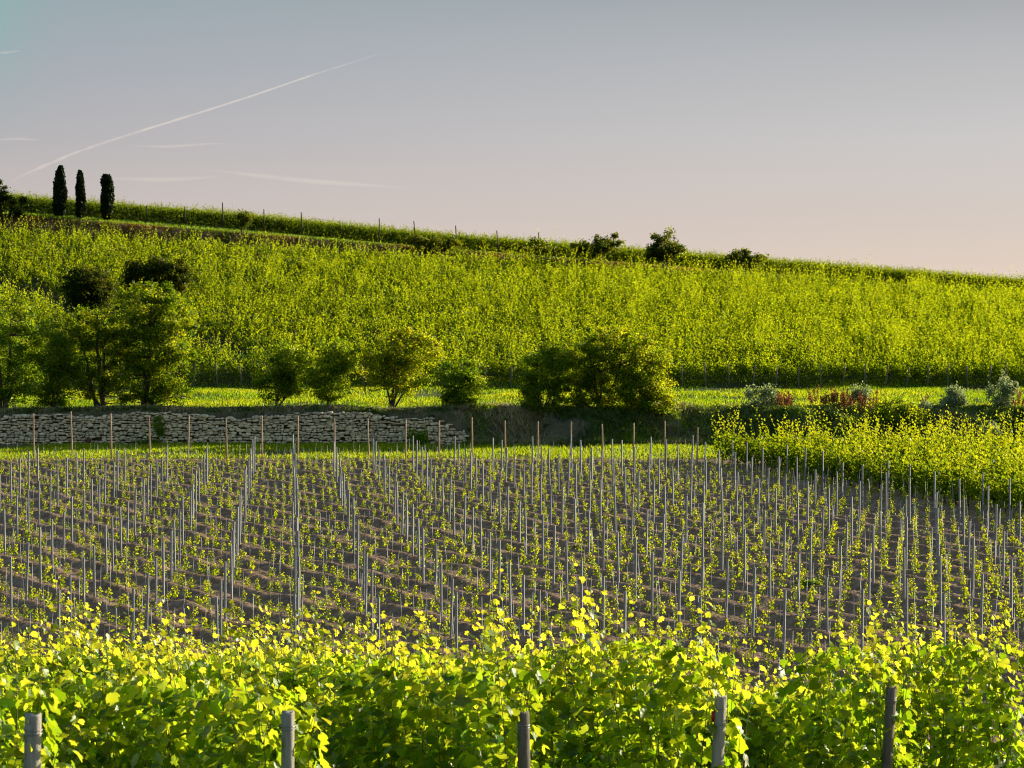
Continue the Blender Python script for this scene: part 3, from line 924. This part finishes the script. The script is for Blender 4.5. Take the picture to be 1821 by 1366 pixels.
# ------------------------------------------------------------------ trees and shrubs
def tree(label, cat, base, blobs, mat, n_leaf, size=.125, stems=4, stem_r=.09, seed=1, clump=.44, bark=M_BARK, name='tree', group=None, gaps=.15, tone0=.0, upright=0, grow=1.06):
    """blobs: (dx, dy, z, rx, ry, rz) relative to the base on the ground"""
    g = np.random.default_rng(seed)
    bx_, by_ = base; z0 = Hs(bx_, by_)
    n_leaf = int(n_leaf * 1.9)
    blobs = [(b[0], b[1], b[2], b[3] * grow, b[4] * grow, b[5] * grow) for b in blobs]
    vol = np.array([b[3] * b[4] * b[5] for b in blobs]) ** .75; vol /= vol.sum()
    CL = []
    nc = max(16, int(n_leaf / 85))
    gaps = gaps + .05
    for b, v in zip(blobs, vol):
        k = max(5, int(nc * v))
        q = unit(g.normal(size=(k, 3))) * (g.uniform(.12, 1, k) ** .42)[:, None]
        q *= (1 + .14 * g.normal(size=k))[:, None]
        CL.append(np.array(b[:3]) + q * np.array(b[3:]))
    CL = np.concatenate(CL); CL[:, 2] = np.maximum(CL[:, 2], .15)
    wgt = g.uniform(.3, 1.7, len(CL)); wgt[g.uniform(size=len(CL)) < gaps] *= .1
    cnt = (n_leaf * wgt / wgt.sum()).astype(int)
    idx = np.repeat(np.arange(len(CL)), cnt); n = len(idx)
    cr = clump * g.uniform(.55, 1.25, len(CL))
    off = g.normal(size=(n, 3)) * .5 * np.array([1, 1, .72 + upright])
    C = CL[idx] + off * cr[idx][:, None]
    C[:, 2] = np.maximum(C[:, 2], .06)
    ctone = g.uniform(0, .75, len(CL))
    tn = np.clip(ctone[idx] + tone0 + g.normal(0, .16, n), 0, 1)
    sz = size * g.uniform(.6, 1.35, n)
    V, F = kites(C, sz, g.normal(size=(n, 3)) * .7 + np.array([0, 0, .4]) + np.array(sdir) * .6, g.normal(size=(n, 3)) + np.array([0, 0, upright * 2.]), g)
    o = thing(name, label, cat, (bx_, by_, z0), group)
    mb = MB()
    nodes = []
    tops = [blobs[i % len(blobs)] for i in range(stems)]
    for b in tops:
        tgt = np.array(b[:3]) + g.normal(0, .3, 3) * np.array(b[3:]) + np.array([0, 0, .35 * b[5]])
        s0 = np.array([g.normal(0, .12), g.normal(0, .12), -.15])
        t_ = np.linspace(0, 1, 7)[:, None]
        side = np.array([tgt[0], tgt[1], 0]) * .35
        path = s0 * (1 - t_) + tgt * t_ + np.sin(t_ * 3.14) * (side * .4 + g.normal(0, .12, 3)) + g.normal(0, .05, (7, 3)) * t_
        rr = stem_r * g.uniform(.7, 1.2) * np.linspace(1, .25, 7)
        mb.tube(path, rr, 7, False)
        nodes += [(p, r) for p, r in zip(path[1:], rr[1:])]
    NP = np.array([p for p, _ in nodes])
    for c in CL[g.uniform(size=len(CL)) < .75]:
        dd = np.linalg.norm(NP - c, axis=1) + np.where(NP[:, 2] > c[2] + .1, 1.5, 0)
        k = int(dd.argmin()); p = NP[k]; r = min(nodes[k][1] * .6, .035)
        md_ = (p + c) / 2 + g.normal(0, .1, 3)
        mb.tube([p, md_, c], [r, r * .7, r * .3], 4, False)
    link('trunk', mb.mesh('tree_trunk', bark), o)
    link('crown', mesh_np('tree_crown', V, F, mat, np.repeat(tn, 4)), o)
    return o


def ptree(label, cat, d, bpx, blobs_px, mat, n_leaf, **kw):
    """base and crown given where they stand in the photo at distance d; widths become real depths too"""
    s = F_PX / d
    X = px_x(bpx, d); z0 = Hs(X, d)
    bl = []
    for (x, y, rx, ry) in blobs_px:
        p = at(x, y, d)
        bl.append((p.x - X, random.uniform(-.3, .3), p.z - z0, rx / s, .85 * rx / s, ry / s))
    return tree(label, cat, (X, d), bl, mat, n_leaf, **kw)


# along the terrace edge above the wall
G1 = 'trees on the terrace edge'
ptree('broad tree with a dark crown, cut by the left edge of the photo', 'tree', 178, 8, [(5, 600, 50, 52), (45, 600, 42, 48), (15, 665, 45, 40), (50, 660, 34, 44), (20, 695, 44, 26), (-40, 600, 45, 60)], M_TREE_DARK, 11000, seed=11, stems=4, stem_r=.13, group=G1, grow=1.1, gaps=.2)
ptree('dark low bush filling the gap between the two leftmost trees', 'bush', 177, 96, [(92, 630, 36, 52), (105, 685, 38, 38), (78, 690, 32, 32), (112, 640, 30, 44)], M_TREE_DARK, 8000, seed=12, stems=5, stem_r=.06, group=G1, name='bush', grow=1.1)
ptree('open twisted tree with a bare visible trunk left of the tallest tree', 'tree', 178, 180, [(165, 585, 52, 40), (205, 615, 38, 44), (140, 612, 32, 36), (190, 660, 42, 40), (160, 685, 36, 30), (210, 695, 34, 26)], M_TREE_LIGHT, 9500, seed=13, stems=4, stem_r=.17, group=G1, gaps=.28, tone0=-.05)
ptree('tallest tree of the terrace, columnar, golden on its right side', 'tree', 177.5, 258, [(265, 545, 54, 44), (298, 575, 50, 50), (268, 620, 58, 56), (300, 650, 46, 50), (258, 690, 50, 38), (305, 695, 28, 28), (240, 580, 30, 50)], M_TREE_LIGHT, 19000, seed=14, stems=4, stem_r=.17, group=G1, gaps=.12, tone0=-.1)
ptree('round many-stemmed bush, first to the right of the tallest tree', 'bush', 179, 487, [(485, 650, 36, 38), (520, 648, 32, 36), (488, 685, 32, 28), (512, 685, 26, 26)], M_TREE_DARK, 6600, seed=15, stems=7, stem_r=.06, group=G1, name='bush', tone0=.08)
ptree('small upright bush with a pale green crown beside the many-stemmed bush', 'bush', 179, 585, [(590, 648, 40, 40), (582, 685, 32, 30), (606, 640, 28, 32), (598, 692, 24, 22)], M_TREE_DARK, 6400, seed=16, stems=6, stem_r=.05, group=G1, name='bush', tone0=.18)
ptree('airy golden-green tree with a short dark trunk above the right half of the wall', 'tree', 178.5, 695, [(705, 635, 54, 46), (748, 645, 42, 44), (676, 660, 38, 38), (715, 608, 42, 28), (712, 680, 48, 24)], M_TREE_LIGHT, 9500, seed=17, stems=6, stem_r=.08, group=G1, gaps=.22, tone0=.12)
ptree('small dark bush leaning above the right end of the wall', 'bush', 176, 812, [(818, 680, 32, 34), (836, 668, 24, 26), (812, 710, 26, 24), (830, 700, 24, 24)], M_TREE_DARK, 5200, seed=18, stems=6, stem_r=.05, group=G1, name='bush')
ptree('dense dark oval bush, left neighbour of the broadest tree on the bank', 'bush', 176.5, 968, [(970, 660, 42, 46), (965, 705, 40, 36), (988, 640, 30, 30), (945, 690, 26, 34)], M_TREE_DARK, 8200, seed=19, stems=6, stem_r=.06, group=G1, name='bush', tone0=.08)
ptree('broadest tree on the bank with a high rounded crown', 'tree', 177, 1070, [(1085, 628, 60, 50), (1045, 640, 42, 42), (1122, 630, 46, 46), (1060, 690, 42, 44), (1095, 715, 40, 32), (1030, 700, 30, 34)], M_TREE_LIGHT, 15000, seed=20, stems=6, stem_r=.10, group=G1, tone0=-.04)
ptree('yellow-lit bush hanging over the bank, right of the broadest tree', 'bush', 175.8, 1140, [(1150, 675, 44, 50), (1166, 715, 32, 32), (1132, 705, 32, 38), (1172, 660, 24, 36)], M_TREE_LIGHT, 8800, seed=21, stems=6, stem_r=.06, group=G1, name='bush', tone0=.05)
ptree('dense green shrub on the bank, right side lit, behind the tall vine block', 'shrub', 174.6, 1600, [(1590, 738, 38, 30), (1622, 750, 34, 30), (1645, 770, 26, 22), (1570, 755, 26, 26)], M_TREE_DARK, 6000, size=.13, seed=22, stems=5, stem_r=.04, name='shrub', tone0=.3)
# two dark trees higher on the slope by the track
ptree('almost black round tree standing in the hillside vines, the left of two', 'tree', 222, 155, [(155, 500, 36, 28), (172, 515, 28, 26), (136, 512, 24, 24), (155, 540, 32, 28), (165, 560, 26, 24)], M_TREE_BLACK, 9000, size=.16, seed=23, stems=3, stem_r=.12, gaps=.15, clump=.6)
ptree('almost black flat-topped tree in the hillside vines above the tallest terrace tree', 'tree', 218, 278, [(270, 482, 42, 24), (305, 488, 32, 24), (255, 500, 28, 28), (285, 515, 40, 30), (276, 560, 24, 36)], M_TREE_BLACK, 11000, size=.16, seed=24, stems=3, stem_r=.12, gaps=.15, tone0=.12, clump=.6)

# crest: bushes along the upper bank
ptree('dark bush with bare twigs at the left end of the crest path', 'bush', 265, 8, [(5, 362, 18, 20), (28, 370, 20, 16), (-14, 352, 20, 30)], M_TREE_BLACK, 2600, size=.2, seed=31, stems=7, stem_r=.05, name='bush', gaps=.3)
for (xx, blobs, nl, sd, lab) in [
        (770, [(750, 432, 28, 14), (785, 434, 28, 13), (805, 440, 20, 9)], 2400, 32, 'low dark bush on the upper bank, leftmost of the crest bushes'),
        (955, [(950, 440, 20, 12), (975, 444, 16, 9)], 1300, 33, 'smallest dark bush on the upper bank between two larger ones'),
        (1065, [(1060, 440, 32, 18), (1085, 436, 24, 18), (1040, 446, 26, 12)], 3400, 34, 'wide dark bush breaking the skyline in the middle of the crest'),
        (1180, [(1180, 440, 26, 22), (1196, 448, 20, 16), (1165, 452, 18, 14)], 3400, 35, 'round dark bush breaking the skyline, right of the wide one'),
        (1325, [(1315, 460, 24, 13), (1345, 464, 22, 10), (1322, 450, 10, 8)], 1900, 36, 'low green bush on the crest, rightmost of the skyline bushes'),
        (432, [(432, 388, 12, 14), (440, 396, 12, 8)], 700, 37, 'small thin bush on the upper bank beside a tall dark post')]:
    ptree(lab, 'bush', 264.6, xx, blobs, M_BUSH, nl, size=.17, seed=sd, stems=5, stem_r=.05, name='bush', group='bushes along the crest', tone0=.1)


# cypresses
def cypress(label, x, y0, y1, wpx, seed, top, lean):
    g = np.random.default_rng(seed); d = 268.5; s = F_PX / d
    X = px_x(x, d); z0 = Hs(X, d)
    h = at(x, y0, d).z - z0; r = wpx / 2 / s
    n = 7500
    f = g.uniform(0, 1, n)
    prof = np.interp(f, [0, .06, .2, .5, .75, .9, 1], top)
    az = g.uniform(0, 6.283, n)
    tf = g.uniform(0, 1, 70); ta = g.uniform(0, 6.283, 70)
    kk = g.integers(0, 70, n); tuft = g.uniform(size=n) < .55
    f = np.where(tuft, np.clip(tf[kk] + np.abs(g.normal(0, .05, n)), 0, 1), f); az = np.where(tuft, ta[kk] + g.normal(0, .22, n), az)
    prof = np.interp(f, [0, .06, .2, .5, .75, .9, 1], top)
    lump = 1 + .10 * np.sin(az * 3 + f * 9 + seed) + np.where(tuft, .14, 0)
    rad = r * prof * lump * g.uniform(.55, 1.0, n)
    C = np.c_[np.cos(az) * rad, np.sin(az) * rad, .1 + f * (h - .15)]
    C += np.c_[f * lean, 0 * f, 0 * f]
    out = np.c_[np.cos(az), np.sin(az), np.full(n, .3)]
    V, F = kites(C, .19 * g.uniform(.6, 1.4, n), out + g.normal(0, .5, (n, 3)), np.c_[out[:, :2] * .35, np.ones(n)] + g.normal(0, .2, (n, 3)), g)
    o = thing('cypress_tree', label, 'tree', (X, d, z0), 'cypresses on the crest')
    mb = MB(); mb.tube([(0, 0, -.2), (0, 0, h * .5), (0, 0, h * .9)], [.13, .09, .02], 7)
    link('trunk', mb.mesh('cypress_trunk', M_BARK), o)
    link('crown', mesh_np('cypress_crown', V, F, M_CYPRESS, np.repeat(g.uniform(0, 1, n), 4)), o)


cypress('tallest dark cypress, leftmost of the three on the crest', 107, 297, 385, 22, 3, [.55, .8, .95, 1, .8, .55, .30], .14)
cypress('slimmest dark cypress, middle of the three on the crest', 146, 305, 390, 15, 5, [.75, .95, 1, .95, .8, .6, .22], -.12)
cypress('broad blunt-topped dark cypress, rightmost of the three on the crest', 192, 312, 393, 20, 8, [.6, .8, .95, 1, 1, .9, .55], .02)

# tall dark posts of the crest vineyard
cp = None
for i, (x, y0, y1) in enumerate([(330, 368, 392), (398, 360, 402), (471, 372, 404), (538, 377, 408), (262, 372, 390), (675, 388, 418), (740, 393, 424), (812, 401, 430), (886, 410, 438), (955, 413, 440)]):
    d = 270.6; X = px_x(x, d); z = Hs(X, d)
    if cp is None:
        mb = MB(); mb.tube([(0, 0, -.2), (.01, 0, 1.), (0, 0, 1.96), (0, 0, 2.0)], [.06, .055, .05, .03], 7)
        cp = o = thing('crest_post', '', 'post', (0, 0, 0), 'dark posts along the crest path', mb.mesh('crest_post', M_BARK))
    else:
        o = cp.copy(); COL.objects.link(o)
    o['label'] = 'dark old wooden post in front of the crest vines beside the upper path'
    o.location = (X, d, z); o.scale = (1, 1, max(.8, (at(x, y0, d).z - z) / 2.0)); o.rotation_euler = (random.gauss(0, .03), random.gauss(0, .05), 0)


# silvery shrubs and reddish dock plants on the right bank
for i, (x, y, rx, ry, d, lab) in enumerate([
        (1352, 716, 30, 24, 177.2, 'pale silvery shrub at the bank top, leftmost of the silvery ones'),
        (1528, 706, 16, 16, 178.5, 'small silvery shrub among the reddish dock stalks'),
        (1695, 712, 22, 16, 178, 'silvery shrub on the bank top right of the dense green shrub'),
        (1785, 702, 28, 22, 178, 'largest silvery shrub at the right end of the bank'),
        (1640, 735, 14, 14, 176.3, 'thin silvery shrub on the bank slope just right of the dense green shrub'),
        (1765, 775, 16, 12, 173.5, 'low silvery shrub at the foot of the bank behind the right vines')]):
    ptree(lab, 'shrub', d, x, [(x, y, rx, ry), (x + rx * .4, y - ry * .4, rx * .6, ry * .6), (x - rx * .3, y + ry * .7, rx * .8, ry * .6)], M_SILVER, 1700 if rx > 18 else 800, size=.13, stems=9, stem_r=.018, seed=60 + i, clump=.34, name='silvery_shrub', group='silvery shrubs on the bank', upright=.5)


def dock_mesh(seed):
    g = np.random.default_rng(seed); mb = MB(); Cs = []
    for _ in range(g.integers(3, 6)):
        h = g.uniform(.7, 1.25); ln = g.normal(0, .14, 2); b = g.normal(0, .12, 2)
        mb.tube([(b[0], b[1], -.05), (b[0] + ln[0] * .5, b[1] + ln[1] * .5, h * .6), (b[0] + ln[0], b[1] + ln[1], h)], [.009, .007, .003], 4, False)
        f = g.uniform(.4, 1, 60)
        Cs.append(np.c_[b[0] + ln[0] * f + g.normal(0, .05, 60) * (1.3 - f), b[1] + ln[1] * f + g.normal(0, .05, 60) * (1.3 - f), h * f])
    C = np.concatenate(Cs)
    V, F = kites(C, g.uniform(.05, .1, len(C)), None, None, g)
    mb.add(V, F, np.repeat(g.uniform(0, 1, len(C)), 4))
    return mb.mesh('dock_plant', M_DOCK)


dm = [dock_mesh(s) for s in (1, 2, 3, 4)]
dp = [None] * 4
spots = [(1372, 178), (1383, 177.6), (1392, 178.2), (1400, 178), (1407, 177.5), (1448, 178.3), (1462, 178), (1472, 178.2), (1482, 177.8), (1490, 177.5), (1500, 178.1), (1509, 177.2), (1518, 178), (1497, 176.8), (1537, 177), (1545, 176.6), (1554, 177.3), (1388, 176.8), (1398, 176.6), (1644, 178), (1806, 178), (1815, 177.6), (1480, 178.4), (1362, 177.8), (1530, 176.4)]
for i, (x, d) in enumerate(spots):
    v = i % 4; X = px_x(x, d)
    if dp[v] is None:
        o = dp[v] = thing('dock_plant', 'reddish brown dock plant gone to seed on top of the right bank', 'plant', (0, 0, 0), 'reddish dock plants on the bank', dm[v])
    else:
        o = dp[v].copy(); COL.objects.link(o)
    o.location = (X, d, Hs(X, d)); s = random.uniform(.85, 1.25); o.scale = (s, s, s); o.rotation_euler = (0, 0, random.uniform(0, 6))

# leafy weed clump in the field and tufts by the wall
ptree('leafy green weed bush among the young vines in the bare field', 'weed', 91.5, 1437, [(1437, 1052, 20, 14), (1447, 1046, 14, 12)], M_GRASS_SHADE, 420, size=.08, stems=6, stem_r=.006, seed=71, clump=.14, name='weed_bush')
ptree('dark tuft of tall grass at the foot of the stone wall', 'plant', 173.0, 743, [(743, 783, 16, 10), (750, 786, 12, 8)], M_GRASS_SHADE, 420, size=.16, stems=8, stem_r=.008, seed=72, clump=.3, name='grass_tuft', upright=.8)
ptree('green creeper hanging down the front of the stone wall', 'creeper', 173.3, 284, [(284, 750, 12, 20), (280, 772, 8, 18), (268, 790, 20, 8)], M_GRASS_SHADE, 900, size=.10, stems=4, stem_r=.012, seed=73, clump=.25, name='creeper')


# ------------------------------------------------------------------ contrail and thin clouds, high and far away
def vapour_mat(name, dens):
    m, t = new_mat(name); L = t.links.new
    tcn = N(t, 'ShaderNodeTexCoord')
    n1 = N(t, 'ShaderNodeTexNoise'); n1.inputs['Scale'].default_value = .006; n1.inputs['Detail'].default_value = 5
    L(tcn.outputs['Object'], n1.inputs['Vector'])
    at_ = N(t, 'ShaderNodeAttribute', attribute_name='tone')
    lw = N(t, 'ShaderNodeLayerWeight'); lw.inputs[0].default_value = .5
    inv = N(t, 'ShaderNodeMath', operation='SUBTRACT'); inv.inputs[0].default_value = 1; L(lw.outputs['Facing'], inv.inputs[1])
    pw = N(t, 'ShaderNodeMath', operation='POWER'); L(inv.outputs[0], pw.inputs[0]); pw.inputs[1].default_value = 1.6
    mr = N(t, 'ShaderNodeMapRange'); mr.inputs[1].default_value = .3; mr.inputs[2].default_value = .7; mr.inputs[3].default_value = .55
    L(n1.outputs[0], mr.inputs[0])
    m1 = N(t, 'ShaderNodeMath', operation='MULTIPLY'); L(pw.outputs[0], m1.inputs[0]); L(mr.outputs[0], m1.inputs[1])
    m2 = N(t, 'ShaderNodeMath', operation='MULTIPLY'); L(m1.outputs[0], m2.inputs[0]); L(at_.outputs['Fac'], m2.inputs[1])
    m3 = N(t, 'ShaderNodeMath', operation='MULTIPLY'); L(m2.outputs[0], m3.inputs[0]); m3.inputs[1].default_value = dens
    df = N(t, 'ShaderNodeBsdfDiffuse'); df.inputs[0].default_value = (.9, .86, .84, 1)
    tr = N(t, 'ShaderNodeBsdfTranslucent'); tr.inputs[0].default_value = (.9, .86, .84, 1)
    ad = N(t, 'ShaderNodeMixShader'); ad.inputs[0].default_value = .6; L(df.outputs[0], ad.inputs[1]); L(tr.outputs[0], ad.inputs[2])
    tp = N(t, 'ShaderNodeBsdfTransparent')
    mx_ = N(t, 'ShaderNodeMixShader'); L(m3.outputs[0], mx_.inputs[0]); L(tp.outputs[0], mx_.inputs[1]); L(ad.outputs[0], mx_.inputs[2])
    o = N(t, 'ShaderNodeOutputMaterial'); L(mx_.outputs[0], o.inputs[0])
    return m


M_TRAIL = vapour_mat('contrail_vapour', .95)
M_WISP = vapour_mat('thin_cloud', .08)
tp = [(20, 322, 3.2), (60, 303, 3.2), (130, 273, 3.0), (190, 252, 3.0), (250, 233, 2.8), (350, 202, 2.5), (450, 170, 2.1), (560, 132, 1.8), (630, 110, 1.5), (676, 95, 1.3)]
ts = np.linspace(0, 1, 90); px = np.interp(ts, np.linspace(0, 1, len(tp)), [a[0] for a in tp])
py = np.interp(px, [a[0] for a in tp], [a[1] for a in tp]); pw_ = np.interp(px, [a[0] for a in tp], [a[2] for a in tp])
dist = np.interp(ts, [0, 1], [16000, 9000])
pts = np.array([tuple(at(a, b, d)) for a, b, d in zip(px, py, dist)])
rad = pw_ * dist / F_PX
rad = rad * (1 + .12 * Noise(.05, 8, 99, 1)(ts))
V, F = tube(pts, rad, 12, False)
tone = np.repeat(np.interp(ts, [0, .08, .5, .9, 1], [.2, .55, .8, 1, 1]), 12)
me = mesh_np('contrail', V, F, M_TRAIL, tone, True)
thing('contrail', 'thin white aircraft contrail rising to the right across the left half of the sky', 'contrail', (0, 0, 0), None, me)
for (x0, y0, x1, y1, hw, lab) in [(225, 261, 415, 256, 3.5, 'faint short streak of cloud just under the contrail'), (-30, 250, 85, 247, 3.5, 'faint streak of cloud at the left edge beside the contrail'),
                                  (350, 302, 740, 338, 6, 'faint long band of thin cloud low over the crest'), (180, 320, 400, 316, 5, 'faint pale band of cloud right of the cypresses'), (-20, 92, 42, 93, 3, 'faint small streak of cloud at the upper left edge')]:
    t_ = np.linspace(0, 1, 30); d = 17000
    P = np.array([tuple(at(x0 + (x1 - x0) * a, y0 + (y1 - y0) * a + 1.5 * math.sin(a * 7 + x0), d)) for a in t_])
    V, F = tube(P, np.maximum(.02, np.sin(t_ * math.pi) ** .7) * hw * d / F_PX, 12, False)
    thing('cloud', lab, 'cloud', (0, 0, 0), 'thin clouds', mesh_np('cloud_wisp', V, F, M_WISP, np.repeat(np.sin(t_ * math.pi) ** .8, 12), True))
